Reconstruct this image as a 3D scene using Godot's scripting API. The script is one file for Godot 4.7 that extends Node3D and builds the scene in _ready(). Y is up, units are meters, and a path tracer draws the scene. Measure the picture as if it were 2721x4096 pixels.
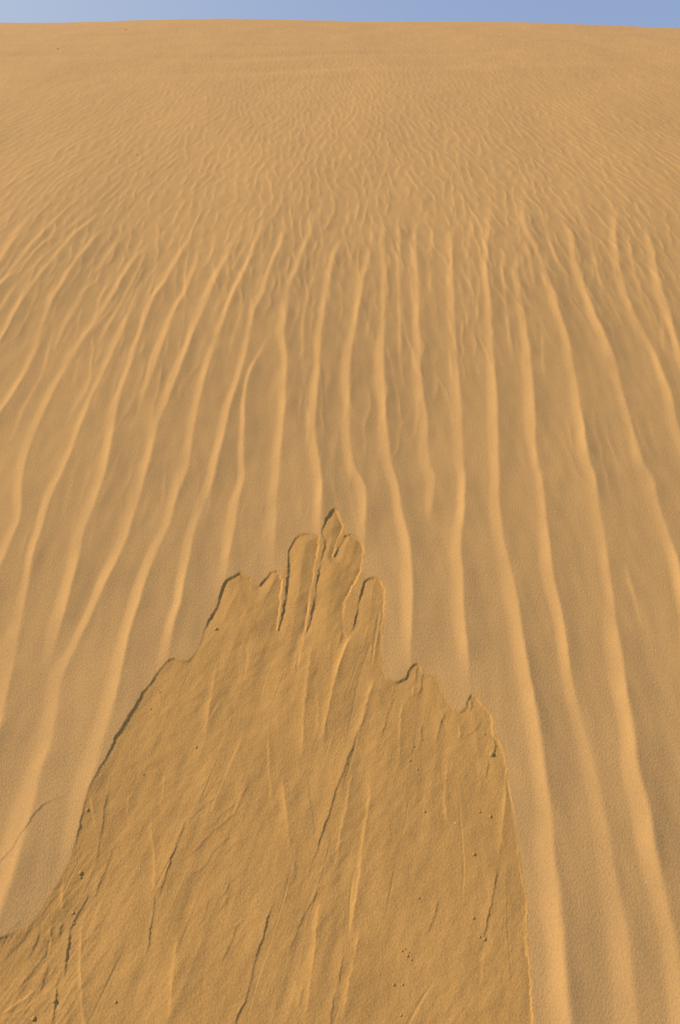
extends Node3D
# A rippled dune slope with the scar of a small sand slide in front of the camera.
# Ground coordinates: x = metres to the right of the camera, d = horizontal metres ahead of it (up the slope).

const EYE := 1.6
const LENS := 0.769932              # half a frame height over tan(33 degrees)
const PITCH_DEG := -16.0993
const FLOOR_COS := 0.8660254        # cosine of the 30 degree lower slope

# slope of the dune in degrees at distance d
const KNOT_D: Array[float] = [-60.0, -10.0, -3.0, 2.5, 4.0, 7.0, 12.0, 17.0, 22.0, 30.0, 45.0, 80.0, 160.0]
const KNOT_S: Array[float] = [0.0, 18.0, 30.0, 30.0, 23.0, 19.0, 16.5, 15.0, 12.0, 6.0, -8.0, -12.0, -6.0]

var prof_y := PackedFloat32Array()
var prof_a := PackedFloat32Array()
const PROF_0 := -60.0
const PROF_STEP := 0.005

var row_d := PackedFloat32Array()
var row_z := PackedFloat32Array()    # depth along the optical axis, sets the width of a row
var col_u := PackedFloat32Array()
var nr := 0
var nc := 0
var wide := 6                        # columns at either side that run out to the far flanks
var height := PackedFloat32Array()   # relief in metres, square to the slope
var owner_of := PackedInt32Array()   # 0 dune, 1.. ripples, 1000.. parts of the scar
var crest := PackedFloat32Array()
var crest_lines: Array = []
var ledge_lines: Array = []
var pos := PackedVector3Array()
var nor := PackedVector3Array()
var stamp := PackedInt32Array()
var taken := {}

func _ready():
	# ---- camera, sky, sun, exposure
	var cam := Camera3D.new()
	cam.name = "camera"
	cam.fov = 66.0
	cam.near = 0.05
	cam.far = 400.0
	add_child(cam)
	cam.position = Vector3(0, EYE, 0)
	cam.rotation_degrees = Vector3(PITCH_DEG, 0, 0)
	var lens := CameraAttributesPractical.new()
	cam.attributes = lens
	var sun := DirectionalLight3D.new()
	sun.name = "sun"
	sun.light_energy = 1.4
	sun.light_color = Color(1.0, 0.915, 0.79)
	sun.light_angular_distance = 0.5
	sun.shadow_enabled = true
	add_child(sun)
	var el := deg_to_rad(35.0)
	var az := deg_to_rad(10.0)       # ahead of straight left
	var to_sun := Vector3(-cos(el) * cos(az), sin(el), -cos(el) * sin(az))
	sun.look_at_from_position(to_sun * 10.0, Vector3.ZERO, Vector3.UP)
	var env := Environment.new()
	env.background_mode = Environment.BG_SKY
	env.sky = Sky.new()
	env.sky.sky_material = make_sky(to_sun)
	env.background_energy_multiplier = 1.0
	env.ambient_light_source = Environment.AMBIENT_SOURCE_SKY
	env.tonemap_mode = Environment.TONE_MAPPER_LINEAR
	env.tonemap_exposure = 1.36
	env.sdfgi_enabled = true
	env.ssao_enabled = true
	env.ssil_enabled = true
	var we := WorldEnvironment.new()
	we.name = "environment"
	we.environment = env
	add_child(we)

	# ---- the ground
	make_profile()
	make_grid()
	list_crests()
	raise_ripples()
	cut_scar()
	place_vertices()
	var dry := sand_material(Color(0.754, 0.597, 0.382), 11, 0.09)
	var damp := sand_material(Color(0.735, 0.566, 0.328), 23, 0.10, 0.0045)
	build_ground(dry, damp)

	# ---- small things
	loose_bits()

func numbered(called: String) -> String:
	var n: int = taken.get(called, -1) + 1
	taken[called] = n
	return called if n == 0 else "%s_%03d" % [called, n]

func make_sky(to_sun: Vector3) -> PanoramaSkyMaterial:
	var w := 512
	var h := 256
	var im := Image.create(w, h, false, Image.FORMAT_RGBF)
	for j in h:
		var up := (0.5 - (j + 0.5) / h) * PI
		for i in w:
			var a := ((i + 0.5) / w) * TAU
			# the edge of the panorama looks along -z
			var dir := Vector3(sin(a) * cos(up), sin(up), -cos(a) * cos(up))
			var y: float = max(dir.y, 0.0)
			var hor := exp(-y * 5.5)                 # thick air low down
			var c := SKY_TOP.lerp(SKY_LOW, hor)
			var near_sun: float = max(dir.dot(to_sun), 0.0)
			var glow := 0.75 * pow(near_sun, 2.0) + 0.9 * pow(near_sun, 24.0)
			c = c.lerp(SKY_SUN, clampf(glow * 0.75, 0.0, 1.0))
			if dir.y < 0.0:
				c = c.lerp(Vector3(0.36, 0.25, 0.14), clampf(-dir.y * 12.0, 0.0, 1.0))
			im.set_pixel(i, j, Color(c.x, c.y, c.z))
	var m := PanoramaSkyMaterial.new()
	m.panorama = ImageTexture.create_from_image(im)
	return m

const SKY_TOP := Vector3(0.16, 0.24, 0.445)
const SKY_LOW := Vector3(0.38, 0.43, 0.48)
const SKY_SUN := Vector3(0.84, 0.86, 0.75)

# ------------------------------------------------------------------ ground shape
func make_profile():
	var n := int(220.0 / PROF_STEP)
	prof_y.resize(n)
	prof_a.resize(n)
	var k := 0
	var y := 0.0
	for i in n:
		var d := PROF_0 + i * PROF_STEP
		while k < KNOT_D.size() - 2 and d > KNOT_D[k + 1]:
			k += 1
		var t := clampf((d - KNOT_D[k]) / (KNOT_D[k + 1] - KNOT_D[k]), 0.0, 1.0)
		var a := deg_to_rad(lerpf(KNOT_S[k], KNOT_S[k + 1], t))
		y += tan(a) * PROF_STEP
		prof_y[i] = y
		prof_a[i] = a
	var y0 := prof_y[int(-PROF_0 / PROF_STEP)]
	for i in n:
		prof_y[i] -= y0

func at_d(table: PackedFloat32Array, d: float) -> float:
	var f := (d - PROF_0) / PROF_STEP
	var i := clampi(int(f), 0, table.size() - 2)
	return lerpf(table[i], table[i + 1], clampf(f - i, 0.0, 1.0))

func make_grid():
	# rows: coarse behind the viewer and beyond the crest, close together between
	for d in [-40.0, -20.0, -12.0, -8.0, -5.0, -3.0, -2.0, -1.3, -0.8, -0.45, -0.2, 0.0, 0.15, 0.28, 0.38, 0.46, 0.53]:
		row_d.append(d)
	var pitch := deg_to_rad(PITCH_DEG)
	var last_line := 1e9
	var d := 0.6
	var step := 0.0
	while d < 14.85:
		var line := 1024.0 * (0.5 - LENS * tan(atan2(at_d(prof_y, d) - EYE, d) - pitch))
		step = 0.0 + (6.0 if line > 1100.0 else (2.0 if line > 1040.0 else (0.85 if line > 480.0 else 1.0)))
		if last_line - line >= step or d - row_d[row_d.size() - 1] > 0.22:
			row_d.append(d)
			last_line = line
		d += 0.0005 if d < 3.0 else 0.002
	for far in [15.2, 15.8, 16.6, 18.0, 20.0, 23.0, 27.0, 33.0, 42.0, 60.0, 90.0, 150.0]:
		row_d.append(far)
	nr = row_d.size()
	for i in nr:
		var dd := row_d[i]
		row_z.append(max(0.98, dd * cos(pitch) + (at_d(prof_y, dd) - EYE) * sin(pitch)))
	# columns: one fan that opens with distance
	var half: Array[float] = []
	var u := 0.0
	var du := 0.00103
	while u < 1.2:
		half.append(u)
		u += du
		if u > 0.45:
			du *= 1.025
	for k in range(half.size() - 1, 0, -1):
		col_u.append(-half[k])
	for k in half.size():
		col_u.append(half[k])
	nc = col_u.size()
	height.resize(nr * nc)
	owner_of.resize(nr * nc)
	crest.resize(nr * nc)
	print("grid ", nr, " x ", nc)

# a line on the ground given as x, d pairs in centimetres
func line(cm: Array) -> Dictionary:
	var xs := PackedFloat32Array()
	var ds := PackedFloat32Array()
	for k in range(0, cm.size(), 2):
		xs.append(cm[k] * 0.01)
		ds.append(cm[k + 1] * 0.01)
	return {"x": xs, "d": ds}

func line_x(l: Dictionary, d: float) -> float:
	var ds: PackedFloat32Array = l.d
	var xs: PackedFloat32Array = l.x
	var n := ds.size()
	var k := 0
	while k < n - 2 and d < ds[k + 1]:
		k += 1
	# smooth through the points
	var t := clampf((d - ds[k]) / (ds[k + 1] - ds[k]), 0.0, 1.0)
	var a := xs[max(k - 1, 0)]
	var b := xs[min(k + 2, n - 1)]
	return cubic_interpolate(xs[k], xs[k + 1], a, b, t)

func ripple_crest(weight: float, cm: Array, low_weight := 1.0):
	var l := line(cm)
	l.low = low_weight
	l.w = weight
	crest_lines.append(l)

func ledge(kind: String, mm: float, width_mm: float, cm: Array):
	var l := line(cm)
	l.kind = kind
	l.h = mm * 0.001
	l.w = width_mm * 0.001
	ledge_lines.append(l)

func list_crests():
	ripple_crest(1.0, [-105.6, 324.2, -106.8, 308.0, -109.8, 296.8, -112.3, 285.0, -114.8, 276.8, -117.1, 266.7, -118.0, 244.7, -119.2, 222.7, -120.2, 200.7, -120.5, 178.7, -119.5, 156.7, -120.2, 134.7, -121.4, 112.7, -122.5, 90.7, -122.8, 68.7, -121.9, 46.7, -122.4, 24.7])
	ripple_crest(1.0, [-89.0, 338.3, -94.0, 326.1, -98.3, 313.2, -101.0, 296.8, -102.9, 282.2, -104.1, 271.7, -104.6, 259.7, -105.0, 248.7, -105.8, 235.6, -105.3, 213.6, -106.5, 191.6, -107.4, 169.6, -107.4, 147.6, -106.2, 125.6, -107.4, 103.6, -108.6, 81.6, -109.3, 59.6, -109.1, 37.6])
	ripple_crest(1.0, [-87.9, 322.3, -90.7, 306.4, -93.0, 290.7, -93.7, 279.5, -94.5, 266.7, -94.2, 258.5, -92.7, 246.6, -92.6, 235.6, -93.1, 227.2, -94.6, 218.5, -95.7, 206.3, -95.4, 184.3, -94.5, 162.3, -95.6, 140.3, -96.6, 118.3, -96.7, 96.3, -95.5, 74.3, -96.6, 52.3, -97.8, 30.3])
	ripple_crest(1.0, [-69.1, 309.7, -72.7, 295.2, -74.7, 279.5, -76.2, 266.7, -77.6, 257.4, -79.0, 251.9, -80.6, 242.5, -81.4, 235.6, -82.0, 226.3, -82.5, 217.6, -82.2, 204.7, -80.6, 194.4, -77.6, 183.9, -77.4, 178.5, -77.6, 174.6, -77.7, 169.5, -78.3, 163.1, -79.4, 141.1, -80.1, 119.1, -79.7, 97.1, -79.0, 75.1, -80.2, 53.1, -81.0, 31.1])
	ripple_crest(1.0, [-67.5, 289.3, -67.6, 278.2, -67.4, 263.1, -68.0, 249.8, -68.9, 238.6, -69.5, 230.0, -70.4, 221.0, -70.8, 208.6, -71.1, 198.7, -71.6, 187.2, -71.3, 180.3, -71.2, 175.0, -70.5, 168.7, -69.5, 162.0, -68.6, 157.1, -67.7, 151.8, -67.0, 147.7, -66.4, 143.4, -65.8, 137.8, -65.5, 135.2, -65.8, 130.0, -66.9, 108.0, -67.7, 86.0, -67.5, 64.0, -66.5, 42.0])
	ripple_crest(1.0, [-52.1, 324.2, -55.6, 308.0, -57.9, 292.2, -59.5, 279.5, -61.4, 269.2, -62.0, 257.4, -62.3, 245.6, -62.3, 235.6, -62.5, 226.3, -61.7, 215.9, -60.7, 206.3, -60.2, 196.5, -60.3, 187.7, -60.7, 180.7, -60.6, 175.0, -60.0, 168.7, -59.9, 163.1, -59.8, 157.9, -59.9, 154.2, -60.0, 150.0, -60.1, 146.0])
	ripple_crest(1.0, [-50.8, 303.1, -50.3, 289.3, -51.6, 272.9, -53.5, 262.0, -54.0, 248.7, -54.8, 234.7, -55.2, 220.2])
	ripple_crest(1.0, [-37.2, 322.3, -39.5, 296.8, -41.8, 283.6, -43.5, 267.9, -45.3, 255.2, -46.3, 243.5, -47.3, 232.8, -48.2, 222.8, -49.4, 215.9, -49.7, 207.8, -49.6, 198.0, -50.4, 178.0, -51.5, 169.5, -52.8, 163.1, -53.9, 156.0, -54.9, 152.1, -55.9, 147.3, -56.4, 143.4, -55.0, 135.2, -54.9, 131.7, -55.4, 126.4, -54.8, 122.5, -54.8, 118.0, -54.9, 113.9, -54.9, 109.8, -55.1, 107.2, -55.2, 104.5, -55.6, 101.0, -55.0, 79.0, -56.2, 57.0, -57.1, 35.0])
	ripple_crest(1.0, [-28.7, 334.1, -29.7, 315.0, -31.3, 295.2, -33.7, 279.5, -36.1, 266.7, -37.2, 251.9, -38.5, 240.5, -39.3, 231.8, -39.6, 220.2, -39.5, 211.0, -39.4, 198.7, -40.5, 189.1, -41.1, 181.2, -42.4, 175.8, -43.2, 170.3, -43.8, 164.7, -44.1, 160.1, -44.6, 154.7, -44.5, 149.3, -44.5, 145.2, -44.4, 141.1, -44.5, 137.8, -44.8, 134.3, -45.1, 131.7, -44.9, 128.7, -45.1, 126.3, -45.3, 123.7, -45.7, 122.1, -45.7, 119.7, -46.1, 115.8, -46.6, 112.5])
	ripple_crest(1.0, [-19.5, 328.1, -20.9, 308.0, -23.8, 290.7, -25.2, 272.9, -27.5, 260.8, -28.2, 245.6, -29.4, 230.9, -30.4, 221.9, -31.2, 212.6, -31.9, 198.7, -32.1, 196.1, -33.3, 188.7, -34.5, 180.3, -34.8, 172.9, -35.0, 166.7, -34.9, 160.8, -35.5, 157.1, -35.7, 152.8, -35.8, 148.7, -36.2, 145.4])
	ripple_crest(1.0, [-22.3, 254.1, -22.8, 246.6, -26.0, 235.6, -26.9, 224.5, -26.0, 211.8, -25.1, 200.2, -24.5, 196.1, -25.0, 188.2, -25.2, 179.8, -25.7, 173.7, -26.0, 167.9, -26.5, 161.6])
	ripple_crest(1.0, [-9.2, 336.2, -11.1, 309.7, -14.4, 289.3, -16.7, 274.2, -17.2, 263.1, -17.3, 250.8, -16.1, 241.5, -15.5, 224.5, -15.7, 211.8, -15.6, 200.2, -15.7, 192.2, -15.5, 183.5, -15.4, 176.3, -15.0, 168.0])
	ripple_crest(1.0, [1.4, 313.2, -1.9, 295.2, -4.0, 275.5, -5.5, 256.3, -6.2, 238.6, -6.6, 224.5, -6.6, 211.8, -5.1, 196.5, -4.6, 192.2, -4.7, 181.5, -4.8, 175.5])
	ripple_crest(1.0, [11.9, 304.7, 9.9, 290.7, 8.1, 280.9, 6.2, 265.5, 4.2, 248.7, 2.7, 233.7, 2.9, 220.2, 2.7, 207.8, 3.8, 198.7, 6.3, 192.2, 6.0, 180.3, 6.0, 173.6])
	ripple_crest(1.0, [16.7, 330.1, 16.2, 308.0, 15.8, 292.2, 14.6, 265.5, 13.3, 243.5, 12.9, 229.1, 12.8, 212.6, 13.4, 200.2, 14.7, 192.2, 15.4, 183.5, 16.3, 175.5, 16.2, 168.0, 14.7, 147.2, 14.6, 144.2])
	ripple_crest(1.0, [31.9, 328.1, 29.2, 316.8, 27.5, 299.9, 26.0, 271.7, 24.5, 248.7, 23.6, 229.1, 24.0, 215.9, 23.2, 200.2, 24.2, 196.1, 22.9, 188.7, 21.6, 180.3])
	ripple_crest(1.0, [44.7, 326.1, 40.4, 299.9, 38.3, 278.2, 35.9, 251.9, 34.8, 233.7, 33.6, 215.9, 32.2, 200.2, 32.0, 196.1, 30.5, 186.3, 29.2, 180.3, 28.2, 173.7, 28.0, 168.7, 27.4, 162.8, 26.8, 155.3, 26.4, 148.3, 26.2, 141.5, 26.1, 139.3], 0.8)
	ripple_crest(1.0, [61.2, 342.7, 57.3, 320.4, 52.2, 295.2, 50.0, 278.2, 48.3, 259.7, 46.0, 238.6, 44.5, 224.5, 42.1, 207.8, 40.5, 196.1, 39.3, 186.3, 38.8, 178.0, 38.9, 172.0, 39.0, 166.7, 39.1, 160.8, 39.0, 156.0, 38.7, 151.4, 38.5, 145.0, 38.5, 140.3, 37.9, 126.4, 37.8, 122.4, 37.6, 118.6, 36.9, 113.7, 36.5, 109.1, 35.9, 105.8, 35.7, 102.6, 35.3, 99.6, 34.9, 96.7, 34.4, 92.4, 33.6, 87.7, 32.8, 65.7, 31.6, 43.7])
	ripple_crest(1.0, [64.7, 298.3, 61.2, 283.6, 59.5, 267.9, 58.2, 251.9, 56.4, 233.7, 53.6, 215.9, 51.3, 200.2, 51.5, 196.1, 49.8, 183.9, 49.1, 175.8, 48.5, 168.7, 48.2, 162.4, 48.0, 157.1, 47.7, 151.4, 47.2, 145.0, 47.0, 138.7, 47.4, 123.7, 46.9, 118.6, 46.7, 112.5, 46.3, 107.3, 46.0, 102.6, 45.3, 97.6, 44.5, 92.4, 43.7, 87.7, 44.9, 65.7, 43.8, 43.7], 0.5)
	ripple_crest(1.0, [73.9, 342.7, 70.3, 315.0, 71.1, 298.3, 71.2, 283.6, 70.8, 267.9, 70.5, 250.8, 69.0, 235.6, 67.2, 220.2, 64.7, 200.2, 64.8, 196.1, 63.9, 188.7, 62.8, 178.9, 61.6, 170.3, 60.5, 162.4, 59.7, 157.1, 58.9, 151.8, 58.1, 146.7, 57.1, 140.9, 55.3, 126.4, 55.2, 121.1, 54.4, 114.9, 54.2, 110.2, 53.9, 105.8, 53.4, 100.6, 52.7, 94.8, 52.0, 89.4, 51.7, 67.4, 50.5, 45.4, 49.5, 23.4])
	ripple_crest(1.0, [85.1, 332.1, 86.3, 311.5, 83.3, 292.2, 82.2, 275.5, 81.9, 259.7, 82.4, 243.5, 81.0, 229.1, 79.8, 214.3, 78.6, 200.2, 79.7, 196.1, 78.9, 188.7, 78.5, 181.6, 78.0, 174.6, 77.4, 168.7, 75.9, 159.0, 73.8, 148.3, 71.3, 137.2, 62.7, 116.1, 60.4, 104.7, 57.7, 92.9, 58.0, 70.9, 56.9, 48.9, 55.9, 26.9])
	ripple_crest(1.0, [109.2, 336.2, 101.1, 304.7, 96.6, 280.9, 95.0, 265.5, 95.1, 254.1, 95.3, 241.5, 94.3, 226.3, 92.3, 211.8, 91.2, 191.1, 88.7, 177.2, 85.0, 160.8, 80.4, 143.4, 80.9, 121.4, 81.5, 99.4, 80.3, 77.4, 79.4, 55.4, 79.4, 33.4])
	ripple_crest(1.0, [117.6, 326.1, 113.1, 301.5, 108.6, 278.2, 106.7, 265.5, 103.8, 248.7, 101.3, 224.5, 98.9, 200.2, 99.0, 178.2, 100.1, 156.2, 98.9, 134.2, 97.9, 112.2, 97.4, 90.2, 98.2, 68.2, 98.0, 46.2, 96.8, 24.2])
	ripple_crest(0.46, [66.2, 188.7, 65.9, 175.0, 65.4, 163.5, 65.0, 156.4, 64.2, 152.1])
	ripple_crest(0.46, [62.3, 150.7, 63.6, 145.4, 63.6, 140.3])
	ripple_crest(0.46, [51.5, 182.5, 52.8, 178.0])
	ripple_crest(0.46, [73.4, 263.1, 71.9, 247.7, 71.5, 237.6])
	ripple_crest(0.46, [44.3, 289.3, 43.6, 278.2, 41.9, 265.5, 39.0, 248.7, 37.7, 233.7])
	ripple_crest(0.46, [33.7, 301.5, 30.7, 278.2, 28.4, 260.8])
	ripple_crest(0.46, [65.2, 265.5, 62.5, 248.7, 60.0, 233.7, 59.0, 222.8])
	ripple_crest(0.46, [-37.1, 296.8, -35.6, 283.6, -35.5, 275.5])
	ripple_crest(0.46, [-75.4, 289.3, -78.3, 275.5, -78.3, 263.1])
	ripple_crest(0.46, [-74.0, 240.5, -72.1, 232.8, -73.2, 224.5, -75.0, 212.6])
	ripple_crest(0.46, [-89.0, 265.5, -89.4, 251.9, -87.7, 234.7, -88.2, 221.9, -88.1, 210.2, -90.1, 205.5])
	ripple_crest(0.46, [104.5, 265.5, 98.7, 243.5, 96.7, 233.7])
	ripple_crest(0.46, [17.3, 231.8, 15.6, 224.5, 14.6, 218.5])
	ripple_crest(0.46, [5.6, 231.8, 6.0, 220.2, 5.2, 211.0])
	ripple_crest(0.46, [26.6, 240.5, 26.6, 233.7, 25.1, 224.5])
	ripple_crest(0.46, [-33.7, 245.6, -33.7, 233.7, -34.5, 224.5])
	# lesser crests start between the long ones near the top and die out below
	var rng_m := RandomNumberGenerator.new()
	rng_m.seed = 21
	var main_count := 23
	for k in main_count - 1:
		var la: Dictionary = crest_lines[k]
		var lb: Dictionary = crest_lines[k + 1]
		var dd: float = minf(minf(la.d[0], lb.d[0]), 3.5) + rng_m.randf_range(0.0, 0.25)
		var stop := rng_m.randf_range(2.1, 2.75)
		var cm := []
		var share := rng_m.randf_range(0.4, 0.6)
		while dd > stop:
			cm.append(100.0 * lerpf(line_x(la, dd), line_x(lb, dd), share) + rng_m.randf_range(-0.5, 0.5))
			cm.append(100.0 * dd)
			dd -= 0.17
		if cm.size() >= 6:
			ripple_crest(rng_m.randf_range(0.4, 0.58), cm)
	# crests past the edges of the view keep the same spacing
	var rng := RandomNumberGenerator.new()
	rng.seed = 7
	for side in [-1.0, 1.0]:
		var x := -1.16 if side < 0 else 1.27
		for k in 7:
			var cm := []
			var bend := rng.randf_range(-1.0, 1.0)
			for q in 10:
				var dd := 3.4 - q * 0.36
				cm.append(100.0 * (x + 0.03 * sin(dd * 2.1 + bend * 3.0) + 0.05 * (dd - 2.0)))
				cm.append(100.0 * dd)
			ripple_crest(1.0, cm)
			x += side * rng.randf_range(0.085, 0.115)

func noise(n_seed: int, octaves := 1) -> FastNoiseLite:
	var n := FastNoiseLite.new()
	n.noise_type = FastNoiseLite.TYPE_SIMPLEX_SMOOTH
	n.seed = n_seed
	n.frequency = 1.0
	n.fractal_type = FastNoiseLite.FRACTAL_FBM if octaves > 1 else FastNoiseLite.FRACTAL_NONE
	n.fractal_octaves = octaves
	return n

func raise_ripples():
	var wob := noise(3)
	var rid := 0
	# 1. the long ripples of the lower slope: steep narrow face towards the sun, long gentle lee
	for l in crest_lines:
		rid += 1
		var top: float = l.d[0]
		var low: float = l.d[l.d.size() - 1]
		for i in nr:
			var d := row_d[i]
			if d > top or d < low:
				continue
			var x := line_x(l, d) + 0.0022 * wob.get_noise_2d(d * 6.0, rid * 13.7) + 0.0006 * wob.get_noise_2d(d * 30.0, rid * 5.1)
			var f: float = clampf((top - d) / 0.2, 0.0, 1.0) * clampf((d - low) / 0.12, 0.0, 1.0)
			var far_fade: float = 1.0 - 0.5 * smoothstep(2.7, 3.6, d)
			var var_w := 0.85 + 0.45 * wob.get_noise_2d(d * 2.6, rid * 3.3) + 0.15 * wob.get_noise_2d(d * 11.0, rid * 8.3)
			var_w *= lerpf(l.low * 1.45, 1.0, smoothstep(1.1, 1.9, d))
			var amp: float = AMP * l.w * f * far_fade * var_w
			if amp < 0.00005:
				continue
			var slim: float = 0.55 + 0.45 * l.w
			var wl: float = (lerpf(0.038, 0.030, smoothstep(1.1, 1.8, d)) + 0.010 * wob.get_noise_2d(d * 3.5 + 50.0, rid * 2.3)) * slim
			var wr: float = 0.080 * slim
			var z := row_z[i]
			var j0 := col_u.bsearch((x - wl) / z)
			var j1 := mini(col_u.bsearch((x + wr) / z), nc)
			var o := i * nc
			for j in range(j0, j1):
				var q := col_u[j] * z - x
				var t := 1.0 + q / wl if q < 0.0 else 1.0 - q / wr
				var v := amp * (t * t * (1.25 - 0.25 * t) if q < 0.0 else pow(t, 1.7))
				if v > crest[o + j]:
					crest[o + j] = v
					if v > 0.0009 and l.w > 0.6 and d < 2.75 and absf(col_u[j]) < 0.47:
						owner_of[o + j] = rid
	soften_crests()
	# 2. everything else: fine braided ripples higher up, terraces, the swell of the crest, unevenness
	var fine := noise(41)
	var fine_b := noise(57)
	var warp := noise(77)
	var broad := noise(91, 2)
	var rough := noise(13)
	var patchy := noise(17)
	var rng := RandomNumberGenerator.new()
	rng.seed = 5
	for i in nr:
		var d := row_d[i]
		var s := d * 1.1
		var z := row_z[i]
		var up := smoothstep(2.1, 3.3, d)              # where the fine ripples take over
		var lam := 0.045 - 0.010 * smoothstep(3.0, 6.0, d) + 0.007 * smoothstep(7.0, 14.0, d)
		var far := smoothstep(5.0, 13.0, d)
		var terrace := smoothstep(4.5, 6.0, d) * (1.0 - smoothstep(8.5, 10.5, d))
		var o := i * nc
		for j in nc:
			var x := col_u[j] * z
			var h := crest[o + j]
			if d > 0.4 and d < 15.0 and absf(col_u[j]) < 1.2:
				var mask := clampf(up + (1.0 - up) * 0.62 * clampf(0.3 + 1.8 * patchy.get_noise_2d(x * 2.3, s * 1.6) - 0.55 * x, 0.0, 1.0) * smoothstep(1.45, 2.3, d), 0.0, 1.0)
				if mask > 0.02:
					var wa := warp.get_noise_2d(x * 3.2, s * 1.3)
					var wb := warp.get_noise_2d(x * 10.0 + 30.0, s * 7.5)
					var wd := fine.get_noise_2d(x * 15.0 + 11.0, s * 9.0)
					var wc := fine.get_noise_2d(x * 3.6, s * 1.2)
					var pa := (x + 0.07 * s) / lam + 0.7 * wa + 0.17 * wb
					var pb := (x - 0.08 * s) / (lam * 1.12) + 0.7 * wc - 0.15 * wd
					var ma := clampf(0.55 + 1.5 * fine_b.get_noise_2d(x * 11.0, s * 4.0), 0.0, 1.0)
					var ha := wavelet(pa) * ma
					var hb := wavelet(pb) * clampf(1.1 - ma, 0.0, 1.0)
					h += mask * FINE * (maxf(ha, hb) + 0.25 * minf(ha, hb)) * clampf(0.8 + 0.6 * wd, 0.4, 1.2) * (1.0 - 0.68 * smoothstep(3.5, 9.0, d))
				if terrace > 0.0:
					var ph := (d - 0.16 * x + 0.35 * broad.get_noise_2d(x * 0.25, d * 0.3)) * TAU / 0.72
					h += terrace * 0.0045 * (sin(ph) + 0.4 * sin(ph * 1.7 + 1.0)) * clampf(0.5 + 0.8 * broad.get_noise_2d(x * 0.3 + 5.0, d * 0.4) - 0.08 * x, 0.0, 1.0)
				h += 0.0010 * rough.get_noise_2d(x * 7.0, s * 3.0) + 0.00045 * rough.get_noise_2d(x * 22.0 + 40.0, s * 8.0) + 0.010 * broad.get_noise_2d(x * 0.9, s * 0.5)
				h += rng.randf() * GRAIN
			if far > 0.0:
				h += far * crest_swell(x)
			height[o + j] = h

# one ripple per unit: up over the first third, down over the rest
func wavelet(p: float) -> float:
	var t := p - floorf(p)
	return pow(t / 0.3, 1.6) if t < 0.3 else pow((1.0 - t) / 0.7, 1.7)

# the crests of dry sand are rounded
func soften_crests():
	for i in nr:
		var d := row_d[i]
		if d < 0.3 or d > 3.6:
			continue
		var cell: float = col_u[nc / 2 + 1] * row_z[i]
		var r := clampi(int(lerpf(0.0042, 0.0013, smoothstep(1.0, 2.0, d)) / cell), 1, 8)
		var o := i * nc
		for again in 2:
			var sum := 0.0
			var before := crest.slice(o, o + nc)
			for j in range(0, r):
				sum += before[j]
			for j in nc:
				if j + r < nc:
					sum += before[j + r]
				if j - r - 1 >= 0:
					sum -= before[j - r - 1]
				if absf(col_u[j]) < 0.47:
					crest[o + j] = sum / (2 * r + 1)

const AMP := 0.0059
const FINE := 0.0017
const GRAIN := 0.00012

# the skyline is not level: two low rises and a fall to the right
func crest_swell(x: float) -> float:
	return 0.062 * exp(-pow((x + 1.7) / 2.2, 2.0)) + 0.03 * exp(-pow((x - 2.6) / 1.6, 2.0)) - 0.085 * smoothstep(1.5, 7.5, x) + 0.015 * smoothstep(-4.0, -7.0, x)

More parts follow.
